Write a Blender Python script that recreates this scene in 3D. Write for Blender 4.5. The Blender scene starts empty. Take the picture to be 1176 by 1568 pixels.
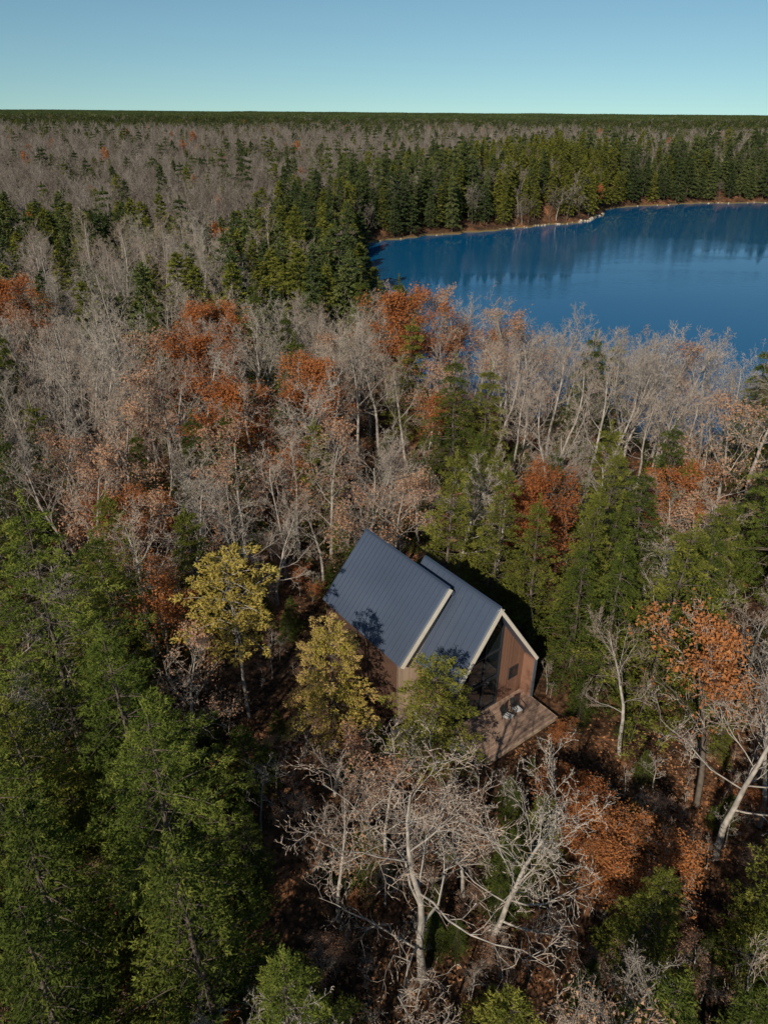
import bpy, math, random
import numpy as np
from mathutils import Vector, Matrix, Euler

scene=bpy.context.scene
rng=np.random.default_rng(11)
R=random.Random(5)

# ------------------------------------------------------------------ helpers
def link(ob,parent=None):
    scene.collection.objects.link(ob)
    if parent is not None: ob.parent=parent
    return ob
def make_mesh(name,V,F,mats,mi=None,tone=None):
    me=bpy.data.meshes.new(name)
    V=np.ascontiguousarray(V,dtype=np.float32); F=np.ascontiguousarray(F,dtype=np.int32)
    k=F.shape[1]
    me.vertices.add(len(V)); me.vertices.foreach_set('co',V.ravel())
    me.loops.add(F.size); me.loops.foreach_set('vertex_index',F.ravel())
    me.polygons.add(len(F)); me.polygons.foreach_set('loop_start',np.arange(0,F.size,k,dtype=np.int32))
    for m in mats: me.materials.append(m)
    if mi is not None: me.polygons.foreach_set('material_index',np.ascontiguousarray(mi,dtype=np.int32))
    me.update(calc_edges=True)
    if tone is not None:
        a=me.attributes.new('tone','FLOAT','FACE'); a.data.foreach_set('value',np.ascontiguousarray(tone,dtype=np.float32))
    return me

def nmat(name):
    m=bpy.data.materials.new(name); m.use_nodes=True
    nt=m.node_tree
    for n in list(nt.nodes): nt.nodes.remove(n)
    out=nt.nodes.new('ShaderNodeOutputMaterial')
    return m,nt,out
def ramp(nt,stops):
    n=nt.nodes.new('ShaderNodeValToRGB'); e=n.color_ramp.elements
    while len(e)<len(stops): e.new(0.5)
    for el,(p,c) in zip(e,stops): el.position=p; el.color=(c[0],c[1],c[2],1)
    return n
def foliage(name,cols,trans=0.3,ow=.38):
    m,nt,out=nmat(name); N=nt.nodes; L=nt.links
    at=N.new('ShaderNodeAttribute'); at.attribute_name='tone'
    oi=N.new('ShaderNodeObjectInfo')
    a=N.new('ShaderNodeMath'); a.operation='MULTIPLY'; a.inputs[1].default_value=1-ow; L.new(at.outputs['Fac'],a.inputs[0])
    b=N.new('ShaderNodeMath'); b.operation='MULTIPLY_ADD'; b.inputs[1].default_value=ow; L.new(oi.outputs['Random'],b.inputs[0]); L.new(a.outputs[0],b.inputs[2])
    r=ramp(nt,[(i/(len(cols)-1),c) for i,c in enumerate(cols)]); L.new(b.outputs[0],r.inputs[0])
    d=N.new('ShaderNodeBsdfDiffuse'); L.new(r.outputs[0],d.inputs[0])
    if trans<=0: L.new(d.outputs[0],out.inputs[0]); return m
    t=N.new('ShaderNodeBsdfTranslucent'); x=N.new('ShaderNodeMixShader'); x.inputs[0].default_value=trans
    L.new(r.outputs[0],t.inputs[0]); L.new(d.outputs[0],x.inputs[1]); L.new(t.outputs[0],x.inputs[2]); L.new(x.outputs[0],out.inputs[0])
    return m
def princ(name,col,rough=0.7,metal=0.0,var=0.0,scale=3.0,bump=0.0,spec=0.5,col2=None):
    m,nt,out=nmat(name); N=nt.nodes; L=nt.links
    p=N.new('ShaderNodeBsdfPrincipled'); p.inputs['Roughness'].default_value=rough; p.inputs['Metallic'].default_value=metal
    p.inputs['Specular IOR Level'].default_value=spec
    tc=N.new('ShaderNodeTexCoord'); no=N.new('ShaderNodeTexNoise'); no.inputs['Scale'].default_value=scale; no.inputs['Detail'].default_value=5
    L.new(tc.outputs['Object'],no.inputs['Vector'])
    c2=col2 if col2 else tuple(c*(1-var) for c in col)
    r=ramp(nt,[(0.35,c2),(0.65,col)]); L.new(no.outputs['Fac'],r.inputs[0]); L.new(r.outputs[0],p.inputs['Base Color'])
    if bump>0:
        bp=N.new('ShaderNodeBump'); bp.inputs['Strength'].default_value=bump; L.new(no.outputs['Fac'],bp.inputs['Height']); L.new(bp.outputs[0],p.inputs['Normal'])
    L.new(p.outputs[0],out.inputs[0]); return m
def barkmat(name,col,var):
    m,nt,out=nmat(name); N=nt.nodes; L=nt.links
    d=N.new('ShaderNodeBsdfDiffuse'); tc=N.new('ShaderNodeTexCoord'); no=N.new('ShaderNodeTexNoise'); no.inputs['Scale'].default_value=2.5; no.inputs['Detail'].default_value=3
    L.new(tc.outputs['Object'],no.inputs['Vector']); r=ramp(nt,[(.35,tuple(c*(1-var) for c in col)),(.65,col)]); L.new(no.outputs['Fac'],r.inputs[0]); L.new(r.outputs[0],d.inputs[0]); L.new(d.outputs[0],out.inputs[0]); return m

M_bark=barkmat('bark_grey',(0.39,0.345,0.295),.45)
M_barkb=barkmat('bark_brown',(0.15,0.12,0.095),.5)
M_birch=barkmat('bark_pale',(0.42,0.37,0.315),.45)
M_twig=foliage('twigs_grey',[(0.17,0.138,0.112),(0.33,0.28,0.23),(0.54,0.47,0.39)],0,.45)
M_twigw=foliage('twigs_warm',[(0.19,0.130,0.098),(0.36,0.275,0.212),(0.52,0.43,0.34)],0,.45)
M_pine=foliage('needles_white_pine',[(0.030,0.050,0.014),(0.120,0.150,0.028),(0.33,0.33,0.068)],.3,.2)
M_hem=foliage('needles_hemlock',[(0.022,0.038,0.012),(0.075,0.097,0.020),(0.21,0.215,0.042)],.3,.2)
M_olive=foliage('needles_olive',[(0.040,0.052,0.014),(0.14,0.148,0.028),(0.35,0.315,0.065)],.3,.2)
M_rust=foliage('leaves_rust',[(0.15,0.050,0.022),(0.34,0.118,0.040),(0.50,0.22,0.085)])
M_pink=foliage('leaves_faded',[(0.18,0.095,0.058),(0.37,0.20,0.12),(0.54,0.34,0.21)])
M_litter=foliage('leaves_litter',[(0.10,0.052,0.030),(0.27,0.13,0.062),(0.50,0.26,0.125)],0)
M_yel=foliage('leaves_yellow',[(0.26,0.19,0.04),(0.52,0.40,0.10),(0.76,0.60,0.22)],0.35)
M_yg=foliage('needles_yellowing',[(0.15,0.16,0.026),(0.40,0.33,0.06),(0.66,0.42,0.20)],0.35)
M_fgreen=foliage('far_conifer',[(0.024,0.038,0.017),(0.062,0.080,0.028),(0.150,0.158,0.050)],0,.5)  # greens lifted toward grey, standing in for distance haze
M_fbare=foliage('far_bare',[(0.115,0.092,0.077),(0.225,0.184,0.152),(0.38,0.33,0.275)],0,.6)  # raised beige-grey tones: distance haze put into the twig colour

# ------------------------------------------------------------------ tree builder
class TB:
    def __init__(s): s.seg=[];s.leaf=[]
    def tube(s,p0,p1,r0,r1,m,sides,tone=0.5): s.seg.append((p0[0],p0[1],p0[2],p1[0],p1[1],p1[2],r0,r1,m,sides,tone))
    def leaves(s,C,D,L,W,m,tone): s.leaf.append((C,D,L,W,m,tone))
    def build(s,name,mats,rn):
        Vs=[];Fs=[];Ms=[];Ts=[];off=0
        S=np.array(s.seg) if s.seg else np.zeros((0,11))
        for k in (2,3,6):
            A=S[S[:,9]==k]
            if not len(A): continue
            P0=A[:,0:3];P1=A[:,3:6];D=P1-P0;D/=np.linalg.norm(D,axis=1,keepdims=True)+1e-9
            ref=rn.normal(size=D.shape); U=np.cross(D,ref);U/=np.linalg.norm(U,axis=1,keepdims=True)+1e-9
            if k>2:
                ref=np.where(np.abs(D[:,2:3])>0.9,np.array([[1.,0,0]]),np.array([[0,0,1.]])); U=np.cross(D,ref);U/=np.linalg.norm(U,axis=1,keepdims=True)+1e-9
            W=np.cross(D,U); n=len(A)
            if k==2:
                V=np.stack([P0-U*A[:,6:7],P0+U*A[:,6:7],P1],1); F=np.arange(3)[None]+np.arange(n)[:,None]*3
                Vs.append(V.reshape(-1,3));Fs.append(F+off);off+=3*n;Ms.append(A[:,8]);Ts.append(A[:,10]);continue
            ang=np.arange(k)*2*np.pi/k
            ring=np.cos(ang)[None,:,None]*U[:,None]+np.sin(ang)[None,:,None]*W[:,None]
            V=np.concatenate([P0[:,None]+ring*A[:,6][:,None,None],P1[:,None]+ring*A[:,7][:,None,None]],1)
            f=[]
            for i in range(k):
                j=(i+1)%k; f+= [(i,j,k+j),(i,k+j,k+i)]
            F=np.array(f)[None]+(np.arange(n)*2*k)[:,None,None]
            Vs.append(V.reshape(-1,3));Fs.append(F.reshape(-1,3)+off);off+=2*k*n
            Ms.append(np.repeat(A[:,8],2*k));Ts.append(np.repeat(A[:,10],2*k))
        for C,D,L,W,m,tone in s.leaf:
            n=len(C); ref=rn.normal(size=(n,3)); U=np.cross(D,ref);U/=np.linalg.norm(U,axis=1,keepdims=True)+1e-9
            V=np.stack([C-U*W[:,None]*.5,C+U*W[:,None]*.5,C+D*L[:,None]],1); F=np.arange(3)[None]+np.arange(n)[:,None]*3
            Vs.append(V.reshape(-1,3));Fs.append(F+off);off+=3*n;Ms.append(np.full(n,m));Ts.append(tone)
        return make_mesh(name,np.concatenate(Vs),np.concatenate(Fs),mats,np.concatenate(Ms),np.clip(np.concatenate(Ts),0,1))

def unit(a): return a/(np.linalg.norm(a,axis=-1,keepdims=True)+1e-9)

def decid(name,seed,H,CR,mats,low=0.35,kids=(12,7,6,5),rt=0.2,leaf=None,twr=0.016,up=0.09,lsize=0.2,leafr=0.35,crook=1.0,thick=1.0):
    rs=random.Random(seed); rn=np.random.default_rng(seed); T=TB(); tips=[]
    wob=[0.07*crook,0.17*crook,0.24*crook,0.27*crook,0.3]
    nseg=[9,6,4,3,2]
    def grow(p,d,L,r,lv):
        n=nseg[lv]; pts=[p.copy()]; ds=[d.copy()]; rad=[r]; tone=rs.random()
        for i in range(n):
            j=wob[lv]; d=(d+Vector((rs.gauss(0,j),rs.gauss(0,j),rs.gauss(0,j)+(up if lv else 0.05)))).normalized()
            q=p+d*(L/n); r1=r*(1-(0.8 if lv else 0.8)*(i+1)/n)
            if lv<=3: T.tube(p,q,rad[-1],r1,0 if lv<=2 else 1,6 if lv==0 else 3,tone)
            else: T.tube(p,q,max(rad[-1],twr),twr,1,2,tone)
            p=q;pts.append(p.copy());ds.append(d.copy());rad.append(r1)
        if lv>=3: tips.append((p.x,p.y,p.z,tone))
        if lv>=4: return
        nk=kids[lv]; nk=max(1,int(nk*rs.uniform(.75,1.25)))
        st=low if lv==0 else 0.2
        for k in range(nk):
            t=st+(1-st)*((k+rs.random())/nk); t=min(t,0.999)
            i=int(t*n); f=t*n-i; q=pts[i].lerp(pts[i+1],f); dd=ds[i+1]; rr=rad[i]*(1-f)+rad[i+1]*f
            ax=Vector((rs.gauss(0,1),rs.gauss(0,1),rs.gauss(0,1))); ax=(ax-dd*ax.dot(dd)).normalized()
            if lv==0:
                a=k*2.4+rs.uniform(-.5,.5); ax=Vector((math.cos(a),math.sin(a),0))
                th=math.radians(rs.uniform(38,68)*(1-0.45*(t-st)/(1-st)))
                u=(t-st)/(1-st); Lk=CR*(0.75+0.5*math.sin(min(1,u+.25)*math.pi*.9))*rs.uniform(.75,1.15)*(1.0 if u<.7 else .8)
            else:
                th=math.radians(rs.uniform(25,62)); Lk=L*rs.uniform(.38,.6)*(1-.35*t)
            nd=(dd*math.cos(th)+ax*math.sin(th)).normalized()
            grow(q,nd,Lk,max(rr*((.48 if lv==0 else .58)*thick),twr*1.0),lv+1)
    grow(Vector((0,0,-.4)),Vector((rs.gauss(0,.04),rs.gauss(0,.04),1)).normalized(),H*.9,rt,0)
    if leaf:
        tp=np.array(tips)
        ph=rn.uniform(0,6,3); fld=np.sin(tp[:,0]*1.1+ph[0])+np.sin(tp[:,1]*1.2+ph[1])+np.sin(tp[:,2]*1.3+ph[2])
        keep=fld+rn.normal(size=len(tp))*.8>leaf[1]
        tp=tp[keep]; n=leaf[0]; C=np.repeat(tp[:,:3],n,0)+rn.normal(size=(len(tp)*n,3))*leafr*np.array([1,1,.6])
        D=unit(rn.normal(size=C.shape)+np.array([0,0,-.2])); m=len(C)
        tone=np.repeat(tp[:,3]*.5+ (fld[keep]+3)/6*.3,n)+rn.uniform(0,.35,m)
        T.leaves(C,D,rn.uniform(.7,1.3,m)*lsize,rn.uniform(.7,1.2,m)*lsize*.85,2,tone)
    me=T.build(name,mats,rn); return (me,H)

def conifer(name,seed,H,CR,mats,z0=0.12,nbr=110,side=1.0,K=13,ll=0.2,lw=0.09,rise=0.25,droop=0.3,shape=0.8,irr=0.25,rt=0.2,tiers=0,flat=0.5,tuft=.8,spread=.4,jit=.075,up=.2):
    rs=random.Random(seed); rn=np.random.default_rng(seed); T=TB(); tw=[]
    n=10; p=Vector((0,0,-.4)); dx=rs.gauss(0,.015);dy=rs.gauss(0,.015)
    for i in range(n):
        q=Vector((dx*H*(i+1)/n+rs.gauss(0,.03),dy*H*(i+1)/n+rs.gauss(0,.03),-.4+(H+.2)*(i+1)/n)); T.tube(p,q,rt*(1-.93*i/n),rt*(1-.93*(i+1)/n),0,6); p=q
    lump=[rs.uniform(1-irr,1+irr) for _ in range(60)]
    for i in range(nbr):
        t=((i+rs.random())/nbr)
        if tiers: t=(math.floor(t*tiers)+rs.uniform(0,spread)+.1)/tiers
        z=H*z0+(H-H*z0)*t
        prof=(1-t)**shape*(0.55+0.45*min(1,t*4+.35))+.05
        az=i*2.399+rs.uniform(-.35,.35)
        lf=lump[int((az%6.283)/6.284*5)+5*int(t*9.99)]
        L=CR*prof*lf*rs.uniform(.65,1.15)
        ri=rise*(0.4+1.2*t)+rs.gauss(0,.06); dr=droop*rs.uniform(.7,1.3)
        h=Vector((math.cos(az),math.sin(az),0)); b=Vector((dx*z,dy*z,z)); tone=min(1,max(0,rs.random()*.7+(lf-1)*.5+.1))
        pt=lambda s: b+h*(L*s)+Vector((0,0,(ri*s-dr*s*s)*L))
        pr=pt(0)
        for s in (0.35,0.7,1.0):
            q=pt(s); T.tube(pr,q,0.045*(1.1-s)*L/3+.012,.03*(1.1-s)*L/3+.008,0,3); pr=q
        ns=max(3,int(L*3.6*side))
        for j in range(ns):
            s=0.25+.75*(j+rs.random()*.8)/ns; s=min(s,1)
            q=pt(s); q2=pt(min(s+.05,1.05)); fd=(q2-q).normalized()
            sd=Vector((-h.y,h.x,0))*(1 if j%2 else -1)
            a=rs.uniform(.5,1.1); d=(fd*math.cos(a)+sd*math.sin(a)+Vector((0,0,rs.gauss(.05,.1)))).normalized()
            tl=(.18+(1-s)*.42*L+.16)*rs.uniform(.6,1.15); tl=min(tl,1.5)
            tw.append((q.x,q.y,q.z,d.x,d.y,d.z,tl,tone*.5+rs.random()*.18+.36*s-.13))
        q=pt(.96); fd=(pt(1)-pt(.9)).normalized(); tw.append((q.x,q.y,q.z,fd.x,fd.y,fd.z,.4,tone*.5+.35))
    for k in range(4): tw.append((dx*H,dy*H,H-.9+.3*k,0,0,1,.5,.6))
    tw=np.array(tw); m=len(tw)
    s=1-rn.uniform(0,1,size=(m,K))*(1-.1); s=s*(1-tuft)+tuft*(1-(1-s)**2)
    base=tw[:,None,0:3]+tw[:,None,3:6]*(tw[:,6][:,None]*s)[...,None]
    base=base+rn.normal(size=base.shape)*jit*np.array([1,1,.7])
    D=unit(tw[:,None,3:6]*.8+rn.normal(size=base.shape)*np.array([.85,.85,flat])+np.array([0,0,up]))
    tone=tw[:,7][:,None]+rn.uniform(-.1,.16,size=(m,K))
    C=base.reshape(-1,3);D=D.reshape(-1,3);N=len(C)
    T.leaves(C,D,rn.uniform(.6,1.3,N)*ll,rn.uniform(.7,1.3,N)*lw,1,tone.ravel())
    return (T.build(name,mats,rn),H)

TP={}
TP['bare']=[decid('bare_maple_a',1,16,4.8,[M_bark,M_twig],kids=(13,8,6,4)),
            decid('bare_maple_b',2,15,4.0,[M_bark,M_twigw],kids=(12,8,6,4),low=.35),
            decid('bare_maple_c',3,14,4.4,[M_birch,M_twig],kids=(12,8,6,4),low=.3),
            decid('bare_ash_d',4,17,3.8,[M_bark,M_twigw],kids=(12,8,6,4),low=.42,up=.12)]
TP['bigbare']=[decid('bare_oak',9,15,5.6,[M_bark,M_twigw],kids=(14,9,7,4),low=.25,rt=.22,crook=1.7,up=.07,twr=.014,thick=1.0)]
TP['birch']=[decid('birch_a',12,13,2.6,[M_birch,M_twig],kids=(9,6,5,4),low=.4,rt=.14,up=.14)]
TP['rust']=[decid('oak_rust_a',5,13,4.2,[M_barkb,M_twigw,M_rust],kids=(12,8,6,3),leaf=(8,-.9),lsize=.19),
            decid('oak_rust_b',6,12,3.6,[M_barkb,M_twigw,M_rust],kids=(11,7,6,3),leaf=(6,.1),lsize=.19)]
TP['faded']=[decid('beech_faded',7,12,3.6,[M_bark,M_twigw,M_pink],kids=(12,8,6,3),leaf=(4,.3),lsize=.17,low=.25)]
TP['yellow']=[conifer('yellow_larch',8,14,2.5,[M_birch,M_yel],z0=.5,nbr=60,K=20,rise=.35,droop=.3,shape=.4,irr=.45,rt=.13)]
TP['yg']=[conifer('yellowing_pine',10,11,3.0,[M_barkb,M_yg],z0=.25,nbr=80,K=24,ll=.17,lw=.07,rise=.35,droop=.25,shape=.6,irr=.4,rt=.15,tiers=8,spread=.3),
          conifer('young_white_pine',13,10,3.0,[M_barkb,M_olive],z0=.2,nbr=80,K=26,ll=.17,lw=.07,rise=.35,droop=.25,shape=.6,irr=.35,rt=.15,tiers=8,spread=.3)]
PK=dict(K=32,ll=.18,lw=.06,jit=.08,tuft=.9)
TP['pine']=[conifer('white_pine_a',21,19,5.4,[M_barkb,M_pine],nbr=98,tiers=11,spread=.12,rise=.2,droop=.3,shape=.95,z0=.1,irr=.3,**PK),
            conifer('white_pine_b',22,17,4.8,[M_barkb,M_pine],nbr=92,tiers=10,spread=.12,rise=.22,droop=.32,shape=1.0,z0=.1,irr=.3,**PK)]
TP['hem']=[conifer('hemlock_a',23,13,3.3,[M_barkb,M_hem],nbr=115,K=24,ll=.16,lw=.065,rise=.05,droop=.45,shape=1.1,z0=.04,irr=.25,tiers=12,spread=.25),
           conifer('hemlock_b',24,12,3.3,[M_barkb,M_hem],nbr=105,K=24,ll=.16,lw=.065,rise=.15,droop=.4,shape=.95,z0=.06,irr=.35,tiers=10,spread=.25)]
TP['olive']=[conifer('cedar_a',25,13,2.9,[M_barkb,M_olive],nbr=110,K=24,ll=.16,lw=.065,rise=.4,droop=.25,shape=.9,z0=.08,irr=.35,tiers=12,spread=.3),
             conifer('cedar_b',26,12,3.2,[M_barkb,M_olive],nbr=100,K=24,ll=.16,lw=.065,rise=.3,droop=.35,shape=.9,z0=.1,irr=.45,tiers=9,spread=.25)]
F_b=[decid('far_bare_a',31,15,4.6,[M_barkb,M_fbare],kids=(11,6,5,4),twr=.035,low=.35),
     decid('far_bare_b',32,15,4.1,[M_bark,M_fbare],kids=(11,6,5,4),twr=.035,low=.38,up=.12)]
F_r=[decid('far_rust_a',33,13,4,[M_barkb,M_twigw,M_rust],kids=(10,5,4,2),leaf=(5,-.3),lsize=.4)]
F_c=[conifer('far_pine_a',34,17,4.0,[M_barkb,M_fgreen],nbr=75,side=.7,K=10,ll=.5,lw=.25,rise=.3,droop=.3,shape=.75,irr=.4,tiers=10,spread=.4,tuft=.55),
     conifer('far_hemlock_b',35,15,3.8,[M_barkb,M_fgreen],nbr=75,side=.7,K=10,ll=.5,lw=.25,shape=.9,irr=.35,tuft=.55),
     conifer('far_cedar_c',36,15,3.5,[M_barkb,M_olive],nbr=75,side=.7,K=10,ll=.45,lw=.23,shape=.8,rise=.4,irr=.4,tuft=.55)]

# ------------------------------------------------------------------ terrain
LAKE=np.array([(-6,287),(8,298),(30,313),(67,335),(90,350),(107,378),(114,400),(132,414),(172,431),(218,437),(300,440),(420,400),(480,250),(420,110),
 (250,74),(120,86),(75,90),(48,95),(34,104),(15,114),(7,126),(2,150),(-5,200),(-10,250)],float)
def lake_sd(x,y):
    x=np.asarray(x,float);y=np.asarray(y,float); d=np.full(x.shape,1e9); ins=np.zeros(x.shape,bool)
    n=len(LAKE)
    for i in range(n):
        ax,ay=LAKE[i];bx,by=LAKE[(i+1)%n]; ex,ey=bx-ax,by-ay
        t=np.clip(((x-ax)*ex+(y-ay)*ey)/(ex*ex+ey*ey),0,1)
        d=np.minimum(d,np.hypot(x-ax-t*ex,y-ay-t*ey))
        c=((ay>y)!=(by>y))&(x<(bx-ax)*(y-ay)/((by-ay)+1e-12)+ax); ins^=c
    return np.where(ins,-d,d)+1.8*np.sin(x*.23+1)*np.sin(y*.19)+1.0*np.sin(x*.51+y*.4)
def ss(t): t=np.clip(t,0,1); return t*t*(3-2*t)
def ground(x,y):
    x=np.asarray(x,float);y=np.asarray(y,float)
    base=-1.5+0.5*np.sin(x*.071+.6)*np.sin(y*.063+1)*ss((np.hypot(x-4,y-40)-14)/20)
    far=ss((np.hypot(x,y)-150)/400)
    base=base+far*(3.0*np.sin(x*.006+1)*np.sin(y*.0047+2)+2.0*np.sin(x*.0023+y*.0019))
    base=base+9*np.exp(-(((x-85)/60)**2+((y-400)/45)**2))+5*np.exp(-(((x-190)/90)**2+((y-520)/60)**2))
    sd=lake_sd(x,y)
    return np.where(sd>0,-8.05+(base+8.05)*ss((sd+3)/22),-8.05+np.maximum(sd*.4,-3))
def axis_vals(lo,hi,step,far):
    a=list(np.arange(lo,hi+.1,step)); s=step; v=hi
    while v<far: s*=1.3; v+=s; a.append(v)
    s=step; v=lo
    while v>-far: s*=1.3; v-=s; a.insert(0,v)
    return np.array(a)
xs=axis_vals(-240,300,3,16000); ys=axis_vals(-40,560,3,16000)
GX,GY=np.meshgrid(xs,ys); GZ=ground(GX,GY); nx,ny=len(xs),len(ys)
I=np.arange(nx*ny).reshape(ny,nx)
Fq=np.stack([I[:-1,:-1],I[:-1,1:],I[1:,1:],I[1:,:-1]],-1).reshape(-1,4)
m,nt,out=nmat('forest_floor'); N=nt.nodes;L=nt.links
g=N.new('ShaderNodeNewGeometry'); n1=N.new('ShaderNodeTexNoise'); n1.inputs['Scale'].default_value=.16; n1.inputs['Detail'].default_value=6; n1.inputs['Roughness'].default_value=.65
n2=N.new('ShaderNodeTexVoronoi'); n2.inputs['Scale'].default_value=4.5; n3=N.new('ShaderNodeTexNoise'); n3.inputs['Scale'].default_value=2.2; n3.inputs['Detail'].default_value=8
for q in (n1,n2,n3): L.new(g.outputs['Position'],q.inputs['Vector'])
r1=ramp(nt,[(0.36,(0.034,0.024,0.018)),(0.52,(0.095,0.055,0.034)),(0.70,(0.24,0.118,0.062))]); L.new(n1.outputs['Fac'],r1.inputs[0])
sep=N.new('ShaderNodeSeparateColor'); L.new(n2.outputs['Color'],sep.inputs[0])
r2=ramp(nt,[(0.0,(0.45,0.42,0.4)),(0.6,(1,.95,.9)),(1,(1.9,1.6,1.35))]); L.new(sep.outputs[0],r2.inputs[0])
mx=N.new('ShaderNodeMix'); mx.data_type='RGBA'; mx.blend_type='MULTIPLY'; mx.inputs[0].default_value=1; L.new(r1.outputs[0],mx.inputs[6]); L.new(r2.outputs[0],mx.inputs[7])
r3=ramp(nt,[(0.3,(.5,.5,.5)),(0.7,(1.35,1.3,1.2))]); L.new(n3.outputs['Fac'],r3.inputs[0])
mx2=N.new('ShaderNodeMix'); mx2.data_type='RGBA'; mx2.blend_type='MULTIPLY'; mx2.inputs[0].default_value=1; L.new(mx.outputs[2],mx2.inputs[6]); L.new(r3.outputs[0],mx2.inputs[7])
sx=N.new('ShaderNodeSeparateXYZ'); L.new(g.outputs['Position'],sx.inputs[0])
mr=N.new('ShaderNodeMapRange'); mr.inputs[1].default_value=-7.95; mr.inputs[2].default_value=-7.4; mr.inputs[3].default_value=.9; mr.inputs[4].default_value=0; L.new(sx.outputs[2],mr.inputs[0])
mx3=N.new('ShaderNodeMix'); mx3.data_type='RGBA'; L.new(mr.outputs[0],mx3.inputs[0]); L.new(mx2.outputs[2],mx3.inputs[6]); mx3.inputs[7].default_value=(.19,.15,.06,1)
p=N.new('ShaderNodeBsdfPrincipled'); p.inputs['Roughness'].default_value=1; p.inputs['Specular IOR Level'].default_value=.1; L.new(mx3.outputs[2],p.inputs['Base Color'])
bp=N.new('ShaderNodeBump'); bp.inputs['Strength'].default_value=.5; bp.inputs['Distance'].default_value=.15; L.new(n3.outputs['Fac'],bp.inputs['Height']); L.new(bp.outputs[0],p.inputs['Normal'])
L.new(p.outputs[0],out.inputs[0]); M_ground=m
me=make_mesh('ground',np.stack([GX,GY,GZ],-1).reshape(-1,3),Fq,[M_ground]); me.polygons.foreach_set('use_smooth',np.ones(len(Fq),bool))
link(bpy.data.objects.new('ground',me))
# water
m,nt,out=nmat('lake_water'); N=nt.nodes;L=nt.links
p=N.new('ShaderNodeBsdfPrincipled'); p.inputs['Base Color'].default_value=(0.003,0.078,0.180,1); p.inputs['Roughness'].default_value=.05; p.inputs['IOR'].default_value=1.31
g=N.new('ShaderNodeNewGeometry'); mp=N.new('ShaderNodeMapping'); mp.inputs['Scale'].default_value=(.4,1.3,1); L.new(g.outputs['Position'],mp.inputs[0])
no=N.new('ShaderNodeTexNoise'); no.inputs['Scale'].default_value=.9; no.inputs['Detail'].default_value=4; L.new(mp.outputs[0],no.inputs['Vector'])
n5=N.new('ShaderNodeTexNoise'); n5.inputs['Scale'].default_value=.03; n5.inputs['Detail'].default_value=5; L.new(mp.outputs[0],n5.inputs['Vector'])
mrr=N.new('ShaderNodeMapRange'); mrr.inputs[1].default_value=.44; mrr.inputs[2].default_value=.58; mrr.inputs[3].default_value=.008; mrr.inputs[4].default_value=.3; L.new(n5.outputs['Fac'],mrr.inputs[0])
bp=N.new('ShaderNodeBump'); bp.inputs['Distance'].default_value=.15; L.new(mrr.outputs[0],bp.inputs['Strength']); L.new(no.outputs['Fac'],bp.inputs['Height']); L.new(bp.outputs[0],p.inputs['Normal'])
L.new(p.outputs[0],out.inputs[0])
me=make_mesh('lake',[(-30,60,-8),(500,60,-8),(500,460,-8),(-30,460,-8)],[(0,1,2,3)],[m]); link(bpy.data.objects.new('lake',me))

# path & clearing
def strip(name,pts,w,mat,off=.06):
    P=[];
    for i in range(len(pts)-1):
        a=Vector(pts[i]);b=Vector(pts[i+1]); n=max(2,int((b-a).length/1.2))
        for k in range(n): P.append(a.lerp(b,k/n))
    P.append(Vector(pts[-1]))
    for _ in range(8): P=[P[0]]+[(P[i-1]+P[i]*2+P[i+1])/4 for i in range(1,len(P)-1)]+[P[-1]]
    V=[];F=[]
    for i,q in enumerate(P):
        t=(P[min(i+1,len(P)-1)]-P[max(i-1,0)]).normalized(); nn=Vector((-t.y,t.x))
        ww=w*(1+.25*math.sin(i*.9)+.15*R.uniform(-1,1))
        for k in (-1,-.33,.33,1):
            c=q+nn*ww*.5*k; V.append((c.x,c.y,float(ground(c.x,c.y))+off))
        if i: 
            for k in range(3): F.append((4*i-4+k,4*i+k,4*i+k+1,4*i-3+k))
    link(bpy.data.objects.new(name,make_mesh(name,V,F,[mat])))
    return P
M_path=princ('path_leaf_litter',(0.45,0.26,0.17),1,var=.55,scale=1.5,bump=.3)
pathP=strip('forest_path',[(-46,108),(-36,98),(-22,84),(-6,71.5),(4,70),(18,66),(34,67.5),(60,64)],3.8,M_path)
M_clear=princ('clearing_sand',(0.42,0.34,0.26),1,var=.5,scale=.8,bump=.3)
V=[(-40,106,float(ground(-40,106))+.1)];F=[]
for i in range(28):
    a=i/28*2*math.pi; r=5.5*(1+.2*math.sin(3*a)+.15*math.sin(5*a+1)); x,y=-40+r*math.cos(a),106+r*.9*math.sin(a); V.append((x,y,float(ground(x,y))+.1)); F.append((0,1+i,1+(i+1)%28))
link(bpy.data.objects.new('clearing',make_mesh('clearing',V,F,[M_clear])))

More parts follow.
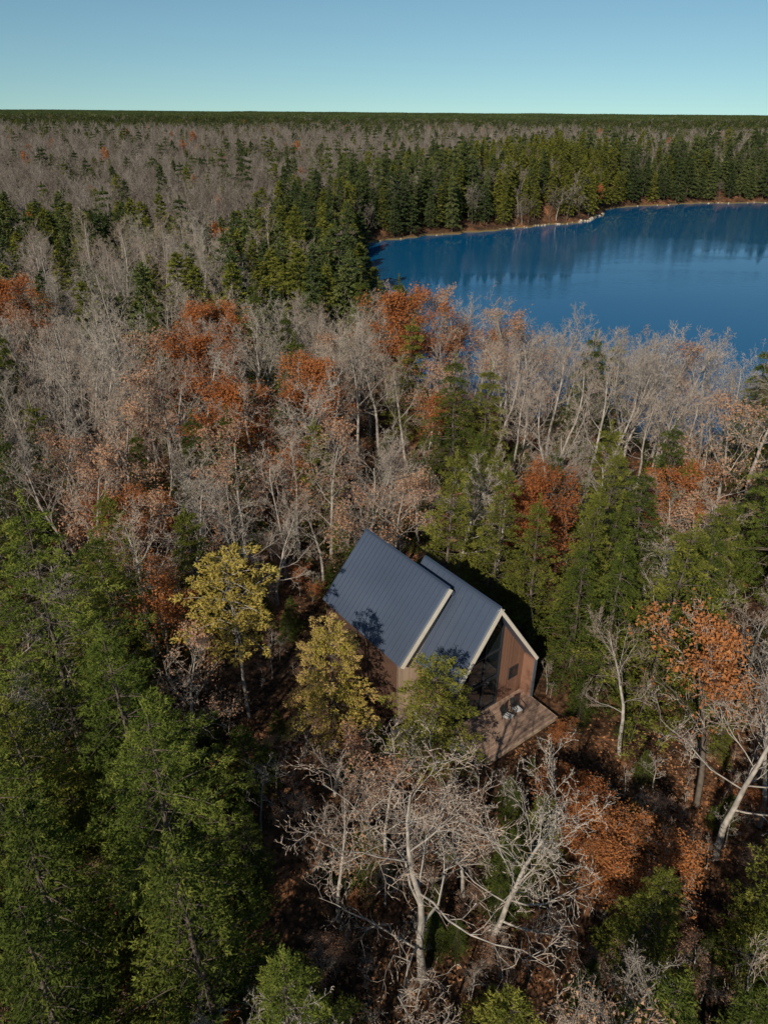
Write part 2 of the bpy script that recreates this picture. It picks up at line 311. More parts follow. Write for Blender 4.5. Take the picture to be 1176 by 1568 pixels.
# ------------------------------------------------------------------ house
Mroof,nt,out=nmat('roof_standing_seam_metal'); N=nt.nodes;L=nt.links
p=N.new('ShaderNodeBsdfPrincipled'); p.inputs['Metallic'].default_value=.3; p.inputs['Roughness'].default_value=.42
no=N.new('ShaderNodeTexNoise'); no.inputs['Scale'].default_value=1.3; no.inputs['Detail'].default_value=4
r=ramp(nt,[(.3,(0.060,0.078,0.115)),(.7,(0.082,0.103,0.148))]); L.new(no.outputs['Fac'],r.inputs[0]); L.new(r.outputs[0],p.inputs['Base Color']); L.new(p.outputs[0],out.inputs[0])
def wood(name,c1,c2,axis=0,sc=7.0,rough=.7):
    m,nt,out=nmat(name); N=nt.nodes;L=nt.links
    tc=N.new('ShaderNodeTexCoord'); sx=N.new('ShaderNodeSeparateXYZ'); L.new(tc.outputs['Object'],sx.inputs[0])
    mu=N.new('ShaderNodeMath'); mu.operation='MULTIPLY'; mu.inputs[1].default_value=sc; L.new(sx.outputs[axis],mu.inputs[0])
    fr=N.new('ShaderNodeMath'); fr.operation='FRACT'; L.new(mu.outputs[0],fr.inputs[0]); fl=N.new('ShaderNodeMath'); fl.operation='FLOOR'; L.new(mu.outputs[0],fl.inputs[0])
    wn=N.new('ShaderNodeTexWhiteNoise'); wn.noise_dimensions='1D'; L.new(fl.outputs[0],wn.inputs['W'])
    no=N.new('ShaderNodeTexNoise'); no.inputs['Scale'].default_value=3; no.inputs['Detail'].default_value=6; L.new(tc.outputs['Object'],no.inputs['Vector'])
    ad=N.new('ShaderNodeMath'); ad.operation='ADD'; L.new(wn.outputs['Value'],ad.inputs[0]); L.new(no.outputs['Fac'],ad.inputs[1])
    hf=N.new('ShaderNodeMath'); hf.operation='MULTIPLY'; hf.inputs[1].default_value=.5; L.new(ad.outputs[0],hf.inputs[0])
    r=ramp(nt,[(.2,c1),(.8,c2)]); L.new(hf.outputs[0],r.inputs[0])
    r2=ramp(nt,[(0,(.25,.25,.25)),(.08,(1,1,1))]); L.new(fr.outputs[0],r2.inputs[0])
    mx=N.new('ShaderNodeMix'); mx.data_type='RGBA'; mx.blend_type='MULTIPLY'; mx.inputs[0].default_value=1; L.new(r.outputs[0],mx.inputs[6]); L.new(r2.outputs[0],mx.inputs[7])
    p=N.new('ShaderNodeBsdfPrincipled'); p.inputs['Roughness'].default_value=rough; L.new(mx.outputs[2],p.inputs['Base Color']); L.new(p.outputs[0],out.inputs[0]); return m
Mcedar=wood('cedar_siding',(0.15,0.075,0.046),(0.25,0.125,0.078))
Mpale=wood('pale_siding',(0.34,0.24,0.165),(0.46,0.335,0.235))
Mdeck=wood('deck_boards',(0.22,0.14,0.10),(0.37,0.245,0.175),axis=1)
Mfas=princ('fascia_cream',(0.80,0.70,0.56),.6,var=.1)
Mtrim=princ('metal_trim_dark',(0.05,0.055,0.065),.4,metal=.5)
Mdrip=princ('metal_drip_edge',(0.20,0.22,0.26),.4,metal=.5)
Mglass,nt,out=nmat('window_glass'); p=nt.nodes.new('ShaderNodeBsdfPrincipled'); p.inputs['Base Color'].default_value=(.012,.016,.018,1); p.inputs['Roughness'].default_value=.03; p.inputs['Specular IOR Level'].default_value=.8; nt.links.new(p.outputs[0],out.inputs[0])
Mconc=princ('concrete',(0.42,0.39,0.35),.9,var=.35,scale=2,bump=.2)
Mdark=princ('chair_metal_black',(0.03,0.03,0.03),.5)
Mcush=princ('cushion_grey',(0.5,0.5,0.5),.9)

A0=Vector((7.36,35.9,0)); ang=math.atan2(.605,.796)
house=bpy.data.objects.new('cabin_house',None); link(house); house.matrix_world=Matrix.Translation(A0)@Matrix.Rotation(ang,4,'Z')
def part(name,V,F,mat):
    me=bpy.data.meshes.new(name); me.from_pydata([tuple(v) for v in V],[],F); me.materials.append(mat); me.update()
    ob=bpy.data.objects.new(name,me); scene.collection.objects.link(ob); ob.parent=house; return ob
BF=[(0,3,2,1),(4,5,6,7),(0,1,5,4),(1,2,6,5),(2,3,7,6),(3,0,4,7)]
def boxes(name,lst,mat):
    V=[];F=[]
    for (x0,x1,y0,y1,z0,z1) in lst:
        o=len(V); V+=[(x0,y0,z0),(x1,y0,z0),(x1,y1,z0),(x0,y1,z0),(x0,y0,z1),(x1,y0,z1),(x1,y1,z1),(x0,y1,z1)]; F+=[tuple(o+i for i in f) for f in BF]
    return part(name,V,F,mat)
def slab(V,F,x0,z0,x1,z1,y0,y1,tb,tt):
    d=Vector((x1-x0,0,z1-z0)).normalized(); n=Vector((-d.z,0,d.x)); 
    if n.z<0: n=-n
    o=len(V)
    for t in (-tb,tt):
        for (x,z) in ((x0,z0),(x1,z1)):
            for y in (y0,y1): V.append((x+n.x*t,y,z+n.z*t))
    F+=[(o,o+1,o+3,o+2),(o+4,o+6,o+7,o+5),(o,o+2,o+6,o+4),(o+1,o+5,o+7,o+3),(o,o+4,o+5,o+1),(o+2,o+3,o+7,o+6)]
def roof(pref,rx,rz,ex,ez,y0,y1,seam):
    V=[];F=[]; slab(V,F,rx,rz,ex,ez,y0,y1,.2,0); part(pref+'_panel',V,F,Mroof)
    V=[];F=[]; n=int((y1-y0)/seam)
    for i in range(n+1):
        y=y0+.02+(y1-y0-.06)*i/n; slab(V,F,rx,rz,ex,ez,y,y+.04,.01,.07)
    part(pref+'_seams',V,F,Mroof)
def rake(pref,rx,rz,ex,ez,y,mat,th=.32):
    V=[];F=[]; slab(V,F,rx,rz,ex,ez,y-.06,y-.003,th,.03); part(pref+'_fascia',V,F,mat)
    V=[];F=[]; slab(V,F,rx,rz,ex,ez,y-.075,y+.08,-.032,.06); part(pref+'_drip_edge',V,F,Mdrip)
RZ=8.8
roof('front_roof_left',0,RZ,-3.6,RZ-1.42*3.6,0,7.4,.55)
roof('front_roof_right',.003,RZ,4.5,RZ-1.42*4.5,0,7.4,.55)
rake('front_rake_left',-.001,RZ,-3.6,RZ-1.42*3.6,0,Mfas,.46)
rake('front_rake_right',.001,RZ,4.5,RZ-1.42*4.5,-.001,Mfas,.2)
Lr=-1.18
roof('rear_roof_left',Lr,RZ,Lr-4.0,RZ-4.0*1.17,3.53,12.8,.42)
roof('rear_roof_right',Lr+.003,RZ,Lr+4.0,RZ-4.0*1.17,3.53,12.8,.42)
rake('rear_rake_left',Lr,RZ,Lr-4.0,RZ-4*1.17,3.53,Mfas,.44)
boxes('ridge_caps',[(-.1,.1,-.05,7.4,RZ-.02,RZ+.08),(Lr-.1,Lr+.1,3.5,12.85,RZ-.02,RZ+.08)],Mroof)
def prism(name,poly,y0,y1,mat):
    n=len(poly); V=[(x,y0,z) for x,z in poly]+[(x,y1,z) for x,z in poly]
    F=[tuple(range(n)),tuple(range(2*n-1,n-1,-1))]+[(i,i+n,(i+1)%n+n,(i+1)%n) for i in range(n)]
    return part(name,V,F,mat)
zr=lambda x: RZ-.3-1.42*abs(x)
DZ=-1.1
prism('gable_wall_cedar',[(1.75,DZ),(4.2,DZ),(4.2,zr(4.2)),(1.75,zr(1.75))],1.0,1.2,Mcedar)
prism('gable_wall_cedar_low_left',[(-3.45,DZ),(-2.6,DZ),(-2.6,zr(2.6)),(-3.45,zr(3.45))],1.0,1.2,Mcedar)
prism('gable_glazing',[(-2.6,DZ),(1.75,DZ),(1.75,zr(1.75)),(0,zr(0)),(-2.6,zr(2.6))],1.10,1.16,Mglass)
mb=[(x-.06,x+.06,.99,1.09,DZ,zr(x)) for x in (-2.55,-1.2,.25,1.70)]
mb+=[(-2.48,1.63,1.0,1.085,z-.07,z+.07) for z in (1.6,)]+[(-2.48,1.63,1.0,1.085,DZ,DZ+.12)]+[(-2.0,1.63,1.0,1.085,3.9,4.02)]
boxes('window_mullions',mb,Mtrim)
boxes('small_window_frame',[(2.75,3.65,.95,.999,.55,.63),(2.75,3.65,.95,.999,1.55,1.63),(2.75,2.83,.95,.999,.631,1.549),(3.57,3.65,.95,.999,.631,1.549)],Mtrim)
boxes('small_window_glass',[(2.832,3.568,.965,.995,.632,1.548)],Mglass)
boxes('side_wall_right',[(4.2,4.42,.02,7.3,-1.6,RZ-1.42*4.42-.25)],Mcedar)
boxes('side_wall_edge_trim',[(4.18,4.46,-.04,.019,-1.3,RZ-1.42*4.46-.05)],Mdrip)
boxes('side_wall_left',[(-3.5,-3.3,.9,3.6,-1.6,RZ-1.42*3.5-.3)],Mcedar)
zl=lambda x: RZ-.28-1.17*abs(x-Lr)
prism('rear_gable_wall',[(-5.0,-1.6),(Lr+3.8,-1.6),(Lr+3.8,zl(Lr+3.8)),(Lr,zl(Lr)),(-5.0,zl(-5.0))],3.85,4.0,Mpale)
boxes('rear_side_walls',[(-5.0,-4.8,4.001,12.5,-1.6,zl(-5.0)),(Lr+3.6,Lr+3.8,7.31,12.5,-1.6,zl(Lr+3.8))],Mcedar)
prism('rear_back_wall',[(-5.0,-1.6),(Lr+3.8,-1.6),(Lr+3.8,zl(Lr+3.8)),(Lr,zl(Lr)),(-5.0,zl(-5.0))],12.5,12.65,Mcedar)
prism('front_back_wall',[(-3.4,-1.6),(4.19,-1.6),(4.19,zr(4.19)),(0,zr(0)),(-3.4,zr(3.4))],7.2,7.3,Mcedar)
boxes('foundation',[(-3.5,4.19,1.3,7.19,-1.9,DZ-.01),(-4.79,2.4,4.01,12.49,-1.9,DZ)],Mconc)
boxes('deck_surface',[(-2.5,4.25,-2.5,.999,DZ-.14,DZ-.004)],Mdeck)
boxes('deck_rim',[(-2.56,4.31,-2.57,-2.502,DZ-.28,DZ+.01),(-2.56,-2.502,-2.5,.99,DZ-.28,DZ+.01),(4.252,4.31,-2.5,-.05,DZ-.28,DZ+.01)],Mpale)
boxes('deck_posts',[(x,x+.15,y,y+.15,-2.2,DZ-.15) for x in (-2.4,.8,3.9) for y in (-2.2,0.2)],Mcedar)
boxes('stone_patio',[(-6.2,-2.7,1.2,3.4,-1.9,-1.15),(-6.7,-5.6,-.2,1.19,-1.9,-1.3)],Mconc)
boxes('patio_steps',[(-3.6,-2.6,-.6,.59,-1.9,-1.28),(-3.6,-2.6,-1.1,-.601,-1.9,-1.42)],Mconc)
def chair(name,x,y,rot):
    V=[];F=[]
    def bx(x0,x1,y0,y1,z0,z1,M=None):
        o=len(V); 
        for v in [(x0,y0,z0),(x1,y0,z0),(x1,y1,z0),(x0,y1,z0),(x0,y0,z1),(x1,y0,z1),(x1,y1,z1),(x0,y1,z1)]:
            V.append(tuple(M@Vector(v)) if M else v)
        F.extend(tuple(o+i for i in f) for f in BF)
    for sx in (-.32,.28):
        bx(sx,sx+.04,-.35,-.31,0,.58); bx(sx,sx+.04,.25,.29,0,.5); bx(sx,sx+.04,-.36,.35,.58,.62)
    for k in range(5): bx(-.28,.28,-.33+k*.12,-.24+k*.12,.34-.02*k,.37-.02*k)
    Mb=Matrix.Translation((0,.27,.28))@Matrix.Rotation(math.radians(-22),4,'X')
    for k in range(5): bx(-.28+k*.115,-.19+k*.115,0,.03,0,.7,Mb)
    bx(-.3,.3,.031,.06,.12,.17,Mb); bx(-.3,.3,.031,.06,.5,.55,Mb)
    me=bpy.data.meshes.new(name); me.from_pydata(V,[],F); me.materials.append(Mdark); me.materials.append(Mcush)
    for i,pl in enumerate(me.polygons): pl.material_index=1 if i>=36 and i<66 else 0
    me.update(); ob=bpy.data.objects.new(name,me); link(ob)
    ob.matrix_world=house.matrix_world@Matrix.Translation((x,y,DZ))@Matrix.Rotation(rot,4,'Z')
bpy.context.view_layer.update()
chair('deck_chair',1.3,-.6,.25); chair('deck_chair',2.3,-.5,-.2)

cab=bpy.data.objects.new('distant_cabin',None); link(cab); cz=float(ground(-47,118)); cab.location=(-47,118,cz); cab.rotation_euler=(0,0,.3)
def cpart(name,V,F,mat):
    ob=part(name,V,F,mat); ob.parent=cab
cpart('walls',[(-4,-3,-.5),(4,-3,-.5),(4,3,-.5),(-4,3,-.5),(-4,-3,3),(4,-3,3),(4,3,3),(-4,3,3),(-4,0,5.4),(4,0,5.4)],[(0,1,5,4),(1,2,6,9,5),(2,3,7,6),(3,0,4,8,7)],Mpale)
cpart('roof',[(-4.4,-3.5,2.7),(4.4,-3.5,2.7),(4.4,0,5.6),(-4.4,0,5.6),(4.4,3.5,2.7),(-4.4,3.5,2.7)],[(0,1,2,3),(3,2,4,5)],princ('shingle_grey',(.3,.3,.31),.9,var=.3))

# ------------------------------------------------------------------ trees: named individuals
NAMES={'bare':'bare_maple_tree','bigbare':'bare_oak_tree','birch':'bare_birch_tree','rust':'rust_oak_tree','faded':'beech_tree','yellow':'yellow_larch_tree','yg':'young_pine_tree','pine':'white_pine_tree','hem':'hemlock_tree','olive':'cedar_tree'}
placed=[]
def put(kind,x,y,top=None,h=None,idx=None,wide=1.0,rot=None):
    me,H=TP[kind][idx if idx is not None else R.randrange(len(TP[kind]))]
    gz=float(ground(x,y)); 
    if h is None: h=top-gz
    s=h/H; ob=bpy.data.objects.new(NAMES[kind],me); link(ob); ob.location=(x,y,gz-.1)
    w=s**.7*wide; ob.scale=(w,w,s); ob.rotation_euler=(R.gauss(0,.02),R.gauss(0,.02),R.uniform(0,6.28) if rot is None else rot)
    placed.append((x,y,3.2*w if kind not in('bigbare',) else 4.2)); return ob
K=[('yg',-3.1,34.2,9.0,0,1.05),('yg',3.4,32.0,8.0,1,1.05),('yellow',-9.4,36.6,13,0,1.1),
('pine',-19.3,31.8,18.5,0,1.15),('pine',-12.9,26.4,15,1,1.1),('pine',-10.2,21.3,15,0,1.1),('hem',-7.4,16.7,13,1,1.1),('pine',-3.4,13.2,12.0,1,.8),
('hem',-7.3,23.4,6.5,0,.9),('olive',4.2,13.0,9.0,1,1.0),('pine',-17.5,22.0,14,1,1.0),('hem',-13,14,13,0,1.1),('hem',-14.6,17.5,14,0,1.1),
('bigbare',2,19.2,13.8,0,1.15),('bare',5.6,20.0,11.5,2,1.0),('bare',19.3,25.9,13.5,2,1.0),('pine',33,50.5,19,0,.9),
('olive',5,48.5,13.5,0,.9),('olive',8.8,47.6,13,0,.9),('olive',11.4,43.8,12,0,.9),('hem',14.3,41.6,10,1,1.0),('hem',15.8,39.0,12.5,0,1.0),('olive',18.6,37.2,14.5,1,1.1),('hem',21.5,38.5,13,0,1.1),('olive',15.2,45.5,12.5,0,.9),
('rust',19.6,29.5,12,1,1.0),('bare',16.0,33.5,10,1,1.0),('hem',7.9,74.8,13,1,1.1),('rust',5.6,91,15.5,0,1.15),('rust',-23.3,77.5,14,0,1.0),('rust',-53,104,14,0,1.1),('rust',14.2,52.6,10,0,.9),
('faded',-5,56.6,12,0,1.0),('hem',-16.4,64.5,10,0,1.0),('olive',-20.4,45.6,11.5,0,1.1),('olive',-14.3,44.6,11,0,1.0),('hem',-12.4,89,9.5,1,1.0),('faded',-12.6,33.2,8.0,0,1.0),('rust',-15.0,38,9.5,1,.9),
('birch',-8.9,53.5,12,0,1.0),('bare',-12,50,11.5,2,1.0),('bare',-1.5,61,11,0,1.0),('bare',3.5,60,10,1,1.0),
('rust',9.8,26.6,2.6,1,1.5),('rust',13.3,24.2,3.2,0,1.5),('rust',15.6,22.6,3.2,1,1.4),('rust',12.0,26.8,2.2,0,1.4),('faded',-3,30,3.0,0,1.4),('faded',-5.2,33,2.5,0,1.4),
('olive',8.7,25.2,4.5,1,.9),('olive',12.0,19.0,7.5,0,1.0),('hem',13,12.5,10,0,1.0),('hem',18,18,8.5,1,1.0),('bare',14.5,15.5,10,1,.9),('olive',17,12.5,11,1,1.0),('hem',-1,24.5,3,1,1.2),('bare',-2.2,22,8,1,.9),
('bare',9.2,15.5,10.5,0,.8),('hem',-8.3,30.5,4,1,1.2),('birch',-7.2,27.5,5,0,1.0),('faded',3,26.5,3.5,0,1.4),
('faded',0.2,24.0,6.5,0,1.2),('bare',4.6,23.6,6.0,1,1.1),('hem',6.8,23.4,4.5,0,1.2)]
for k,x,y,t,i,w in K: put(k,x,y,top=t,idx=i,wide=w)

PP=np.array([(q.x,q.y) for q in pathP])
def allowed(x,y,r=2.6):
    if float(lake_sd(x,y))<1.5: return False
    dx,dy=x-A0.x,y-A0.y; w=dx*.796+dy*.605; a=-(dx*.605-dy*.796)
    if -8.5<w<7.5 and -8<a<15.5: return False
    if 20.5<y<38 and -9.5<x<15: return False
    if -13<x<-5 and 26<y<48: return False
    if np.min(np.hypot(PP[:,0]-x,PP[:,1]-y))<(3.8 if abs(x)<14 else 1.8): return False
    if math.hypot(x+40,y-104)<7.5 or math.hypot(x+47,y-118)<6 or (math.hypot(x-0,y-65)<6.5): return False
    if x*x+y*y<36: return False
    return True
cell=4.1
for iy in range(-1,int(112/cell)):
    yy=iy*cell
    hw=.66*max(yy,0)+16
    for ix in range(int(-hw/cell),int(hw/cell)+1):
        x=ix*cell+R.uniform(-1.7,1.7)+(iy%2)*2.0; y=yy+R.uniform(-1.7,1.7)
        if not allowed(x,y): continue
        if any((x-a)**2+(y-b)**2<(c*.9)**2 for a,b,c in placed[:len(K)]): continue
        q=R.random()
        if y<34:
            if x<-6: kind='pine' if q<.45 else 'hem' if q<.78 else 'olive' if q<.88 else 'bare'; h=R.uniform(9,14)
            elif x>8: kind='bare' if q<.42 else 'hem' if q<.66 else 'olive' if q<.82 else 'faded' if q<.92 else 'rust'; h=R.uniform(8,13)
            else: kind='bare' if q<.6 else 'olive' if q<.85 else 'faded'; h=R.uniform(7,11)
        elif y<62:
            if x>9: kind='hem' if q<.25 else 'olive' if q<.42 else 'bare' if q<.82 else 'faded' if q<.94 else 'rust'
            else: kind='bare' if q<.6 else 'hem' if q<.70 else 'olive' if q<.82 else 'faded' if q<.96 else 'rust'
            h=R.uniform(9,14.5)
        else:
            kind='bare' if q<.75 else 'birch' if q<.78 else 'hem' if q<.86 else 'olive' if q<.9 else 'faded' if q<.97 else 'rust'
            h=R.uniform(11,17)
            if float(lake_sd(x,y))<9 and (R.random()<.3 or kind in('hem','olive')): continue
        if kind=='rust' : h*=.85
        put(kind,x,y,h=h,wide=1.08)

# ------------------------------------------------------------------ instanced masses via geometry nodes
def scatter(name,templates,pts,idx,rot,scl):
    col=bpy.data.collections.new(name+'_templates')
    for i,me in enumerate(templates):
        o=bpy.data.objects.new('%02d_%s'%(i,me.name),me); col.objects.link(o)
    me=bpy.data.meshes.new(name); me.vertices.add(len(pts)); me.vertices.foreach_set('co',np.asarray(pts,np.float32).ravel())
    a=me.attributes.new('idx','INT','POINT'); a.data.foreach_set('value',np.asarray(idx,np.int32))
    a=me.attributes.new('rotv','FLOAT_VECTOR','POINT'); a.data.foreach_set('vector',np.asarray(rot,np.float32).ravel())
    a=me.attributes.new('sclv','FLOAT_VECTOR','POINT'); a.data.foreach_set('vector',np.asarray(scl,np.float32).ravel())
    me.update(); ob=bpy.data.objects.new(name,me); link(ob)
    ng=bpy.data.node_groups.new(name+'_gn','GeometryNodeTree')
    ng.interface.new_socket('Geometry',in_out='INPUT',socket_type='NodeSocketGeometry'); ng.interface.new_socket('Geometry',in_out='OUTPUT',socket_type='NodeSocketGeometry')
    N=ng.nodes;L=ng.links; gi=N.new('NodeGroupInput'); go=N.new('NodeGroupOutput'); ip=N.new('GeometryNodeInstanceOnPoints'); ci=N.new('GeometryNodeCollectionInfo')
    ci.inputs[0].default_value=col; ci.inputs['Separate Children'].default_value=True; ci.inputs['Reset Children'].default_value=True
    def na(nm,tp): n=N.new('GeometryNodeInputNamedAttribute'); n.data_type=tp; n.inputs[0].default_value=nm; return n.outputs[0]
    er=N.new('FunctionNodeEulerToRotation')
    L.new(gi.outputs[0],ip.inputs['Points']); L.new(ci.outputs[0],ip.inputs['Instance']); ip.inputs['Pick Instance'].default_value=True
    L.new(na('idx','INT'),ip.inputs['Instance Index']); L.new(na('rotv','FLOAT_VECTOR'),er.inputs[0]); L.new(er.outputs[0],ip.inputs['Rotation']); L.new(na('sclv','FLOAT_VECTOR'),ip.inputs['Scale'])
    L.new(ip.outputs[0],go.inputs[0]); md=ob.modifiers.new('scatter','NODES'); md.node_group=ng
    return ob
def vf(x,y,s,ph): return np.sin(x*s+ph)+np.sin(y*s*1.17+ph*2.1)+np.sin((x+y)*s*.8+ph*3.3)+.6*np.sin((x-y)*s*2.3+ph)
def grid(y0,y1,c,k=.66,m=22,j=.48):
    X,Y=np.meshgrid(np.arange(-k*y1-m,k*y1+m,c),np.arange(y0,y1,c)); X=X+(np.arange(X.shape[0])%2)[:,None]*c*.5
    X=X.ravel()+rng.uniform(-j,j,X.size)*c;Y=Y.ravel()+rng.uniform(-j,j,Y.size)*c; ok=np.abs(X)<k*Y+m; X=X[ok];Y=Y[ok]
    sd=lake_sd(X,Y); ok=sd>.6; return X[ok],Y[ok],sd[ok]
farT=[F_b[0][0],F_b[1][0],F_r[0][0],F_c[0][0],F_c[1][0],F_c[2][0],TP['bare'][0][0],TP['bare'][3][0]]
ps=[];ix=[];sc=[]
for (y0,y1,c,s0) in [(110,450,4.9,1.0),(450,1000,6.6,1.2),(1000,2400,11.5,1.6)]:
    X,Y,sd=grid(y0,y1,c); Z=ground(X,Y); n=len(X); q=rng.random(n)
    f=vf(X,Y,.021,2.0)*.5+vf(X,Y,.055,.7)*.35+vf(X,Y,.011,4.0)*.25
    pc=.12+np.clip((f-.35)*.9,0,.72)
    pc=np.where((sd<26)&(Y>130),.94,pc)
    pc=np.where((sd<80)&(X>-20)&(Y>280)&(X<150),.82,pc)
    pc=np.where((X>-40)&(X<0)&(Y>170)&(Y<300),np.maximum(pc,.6),pc)
    pc=np.where((X>60)&(Y>440)&(Y<800),np.maximum(pc,.4),pc)
    pc=np.maximum(pc,np.clip((Y-650)/800,0,1)*.88)
    con=q<pc; u=rng.random(n)
    pen=(X>45)&(X<125)&(Y<430)&(sd<80)
    i=np.where(con,np.where(u<.4,3,np.where(u<.8,4,5)),np.where(u<.012,2,np.where(u<.55,0,1)))
    i=np.where(con&pen&(u<.6),5,i)
    i=np.where(con&(~pen)&(X<-5)&(Y<300)&(u<.3),5,i)
    if y0==110: i=np.where((~con)&(Y<170)&(u>.1),np.where(rng.random(n)<.5,6,7),i)
    s=s0*rng.uniform(.75,1.18,n); hz=rng.uniform(.78,1.15,n)*(1 if s0<1.3 else .7)
    hz=np.where(con,hz*np.where((sd<80)&(Y>270),1.15,.92),hz)
    keep=~((sd<14)&(Y<140)&((rng.random(n)<.3)|con))
    ps.append(np.stack([X,Y,Z-.2],-1)[keep]); ix.append(i[keep]); sc.append(np.stack([s,s,s*hz],-1)[keep])
P=np.concatenate(ps); n=len(P); rot=np.zeros((n,3)); rot[:,2]=rng.uniform(0,6.28,n); rot[:,0]=rng.normal(0,.03,n)
scatter('distant_forest',farT,P,np.concatenate(ix),rot,np.concatenate(sc)); print('far trees',n)
def grove(name,seed,green):
    rn=np.random.default_rng(seed); T=TB()
    for k in range(60):
        x,y=rn.uniform(-36,36,2); g=rn.random()<green; h=rn.uniform(12,20) if g else rn.uniform(11,15)
        n=34; zz=rn.uniform(.35 if not g else .1,1,n)
        rad=(3.6*(1-zz)**.6+.3) if g else 5.0*np.sqrt(np.clip(1-((zz-.65)/.4)**2,0.05,1))
        a=rn.uniform(0,6.28,n); C=np.stack([x+rad*np.cos(a)*.8,y+rad*np.sin(a)*.8,h*zz],-1)
        D=unit(rn.normal(size=C.shape)*np.array([.6,.6,1])+np.array([0,0,.6])); T.leaves(C,D,rn.uniform(1.5,3,n),rn.uniform(.8,1.6,n),0 if g else 1,rn.uniform(0,1)*.3+rn.uniform(0,.25,n))
        T.tube((x,y,0),(x,y,h*.8),.2,.1,2,3)
    return T.build(name,[M_fgreen,M_fbare,M_barkb],rn)
GT=[grove('grove_a',41,.96),grove('grove_b',42,.88),grove('grove_c',43,.6)]
X,Y,sd=grid(2400,9000,60,j=.3); n=len(X); rot=np.zeros((n,3)); rot[:,2]=rng.uniform(0,6.28,n)
scatter('horizon_forest',GT,np.stack([X,Y,ground(X,Y)],-1),np.where(rng.random(n)<.85,rng.integers(0,2,n),2),rot,np.repeat(rng.uniform(.85,1.2,n)[:,None],3,1))
# understory
X=rng.uniform(-60,60,2800);Y=rng.uniform(10,105,2800); ok=(np.abs(X)<.66*Y+12)&(lake_sd(X,Y)>1)
dx=X-A0.x;dy=Y-A0.y; w=dx*.796+dy*.605; a=-(dx*.605-dy*.796); ok&=~((w>-6.2)&(w<5.5)&(a>-4)&(a<14.5))
ok&=np.min(np.hypot(X[:,None]-PP[:,0],Y[:,None]-PP[:,1]),axis=1)>2.2
X=X[ok];Y=Y[ok]; n=len(X); q=rng.random(n)
i=np.where(q<.45,0,np.where(q<.66,1,np.where(q<.84,2,np.where(q<.92,3,4)))); s=rng.uniform(.1,.28,n)
rot=np.zeros((n,3)); rot[:,2]=rng.uniform(0,6.28,n)
scatter('understory_shrubs',[TP['birch'][0][0],TP['faded'][0][0],TP['hem'][0][0],TP['rust'][1][0],TP['olive'][0][0]],np.stack([X,Y,ground(X,Y)-.1],-1),i,rot,np.stack([s*1.5,s*1.5,s],-1))
# fallen leaves
n=80000; X=rng.uniform(-26,30,n);Y=rng.uniform(16,76,n); f=vf(X,Y,.35,.4); ok=f+rng.normal(size=n)>.2; X=X[ok];Y=Y[ok]
dx=X-A0.x;dy=Y-A0.y; w=dx*.796+dy*.605; a=-(dx*.605-dy*.796); ok=~((w>-5.2)&(w<4.5)&(a>-2.6)&(a<12.8)); X=X[ok];Y=Y[ok]; n=len(X)
C=np.stack([X,Y,ground(X,Y)+.05+rng.uniform(0,.05,n)],-1); D=unit(rng.normal(size=(n,3))*np.array([1,1,.25])); T=TB(); 
T.leaves(C,D,rng.uniform(.1,.22,n),rng.uniform(.1,.2,n),0,rng.uniform(0,1,n)); me=T.build('fallen_leaves',[M_litter],rng); link(bpy.data.objects.new('fallen_leaves',me))
# shore rocks
V=[];F=[]
def rock(x,y,z,s):
    o=len(V); rr=[(1,0,0),(.5,.8,0),(-.5,.8,0),(-1,0,0),(-.5,-.8,0),(.5,-.8,0)]
    for (a,b,c) in rr: V.append((x+a*s*R.uniform(.7,1.2),y+b*s*R.uniform(.7,1.2),z-.4*s))
    for (a,b,c) in rr: V.append((x+a*s*R.uniform(.4,.8),y+b*s*R.uniform(.4,.8),z+s*R.uniform(.3,.7)))
    V.append((x,y,z+s*.7))
    for i in range(6):
        j=(i+1)%6; F.append((o+i,o+j,o+6+j)); F.append((o+i,o+6+j,o+6+i)); F.append((o+6+i,o+6+j,o+12))
for i in range(9):
    a=LAKE[i];b=LAKE[i+1]; L_=math.hypot(*(b-a))
    for k in range(int(L_*(1.3 if i in(3,4) else .25))):
        t=R.random(); q=a+(b-a)*t
        for _ in range(6):
            s_=float(lake_sd(q[0],q[1])); 
            if abs(s_-.4)<.3: break
            gx=float(lake_sd(q[0]+.5,q[1]))-s_; gy=float(lake_sd(q[0],q[1]+.5))-s_; g2=(gx*gx+gy*gy)+1e-6
            q=q-np.array([gx,gy])*.5*(s_-.4)/g2*.8
        rock(q[0]+R.gauss(0,.4),q[1]+R.gauss(.2,.4),-7.95,R.uniform(.3,.9)*(1.3 if i==4 else .8))
link(bpy.data.objects.new('shore_rocks',make_mesh('shore_rocks',V,F,[princ('rock_granite',(.50,.42,.33),.9,var=.5,scale=.8)])))

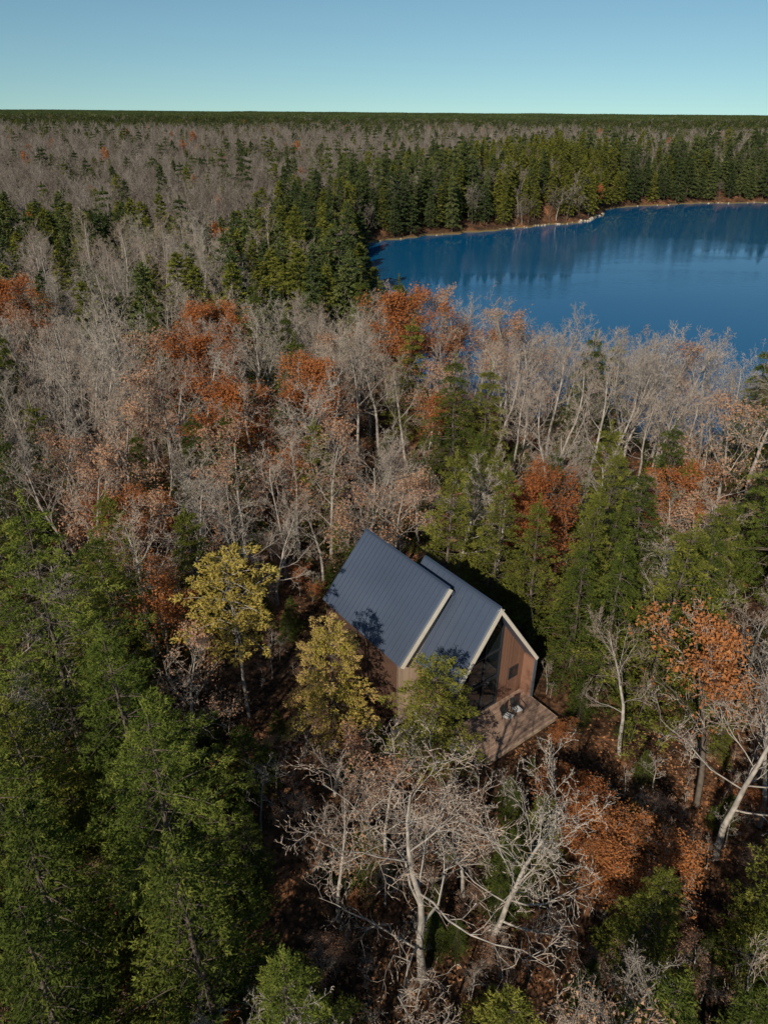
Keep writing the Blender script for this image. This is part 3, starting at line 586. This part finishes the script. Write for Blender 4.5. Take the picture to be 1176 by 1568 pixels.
# ------------------------------------------------------------------ light, sky, camera
sd=Vector((-.42,-.90,0)).normalized(); el=math.radians(32); sd=Vector((sd.x*math.cos(el),sd.y*math.cos(el),math.sin(el)))
sun=bpy.data.lights.new('sun','SUN'); sun.energy=5.0; sun.angle=math.radians(.5); sun.color=(1,.92,.79)
so=bpy.data.objects.new('sun',sun); link(so); so.rotation_euler=sd.to_track_quat('Z','Y').to_euler(); so.location=(-40,-40,60)
w=bpy.data.worlds.new('World'); scene.world=w; w.use_nodes=True; nt=w.node_tree
bg=nt.nodes['Background']; sk=nt.nodes.new('ShaderNodeTexSky'); sk.sky_type='NISHITA'; sk.sun_disc=False; sk.sun_elevation=el; sk.sun_rotation=math.atan2(sd.x,sd.y)
sk.air_density=1.0; sk.dust_density=0.0; sk.ozone_density=2.5; sk.altitude=0
tc=nt.nodes.new('ShaderNodeTexCoord'); va=nt.nodes.new('ShaderNodeVectorMath'); va.operation='ADD'; va.inputs[1].default_value=(0,0,.065)
vn=nt.nodes.new('ShaderNodeVectorMath'); vn.operation='NORMALIZE'
nt.links.new(tc.outputs['Generated'],va.inputs[0]); nt.links.new(va.outputs[0],vn.inputs[0]); nt.links.new(vn.outputs[0],sk.inputs[0])
mx=nt.nodes.new('ShaderNodeMix'); mx.data_type='RGBA'; mx.blend_type='MULTIPLY'; mx.inputs[0].default_value=1; mx.inputs[7].default_value=(.80,.99,.95,1)
nt.links.new(sk.outputs[0],mx.inputs[6]); nt.links.new(mx.outputs[2],bg.inputs[0]); bg.inputs[1].default_value=.082
cam=bpy.data.cameras.new('camera'); co=bpy.data.objects.new('camera',cam); link(co); cam.sensor_fit='VERTICAL'; cam.sensor_height=36; cam.lens=36*1086/1568; cam.clip_end=40000; cam.clip_start=.5
co.matrix_world=Matrix.Translation((0,0,36))@Euler((math.radians(60.5),0,0)).to_matrix().to_4x4()@Matrix.Rotation(math.radians(.44),4,'Z')
scene.camera=co
scene.view_settings.view_transform='Standard'; scene.view_settings.look='None'; scene.view_settings.exposure=0
print('objects',len(bpy.data.objects))
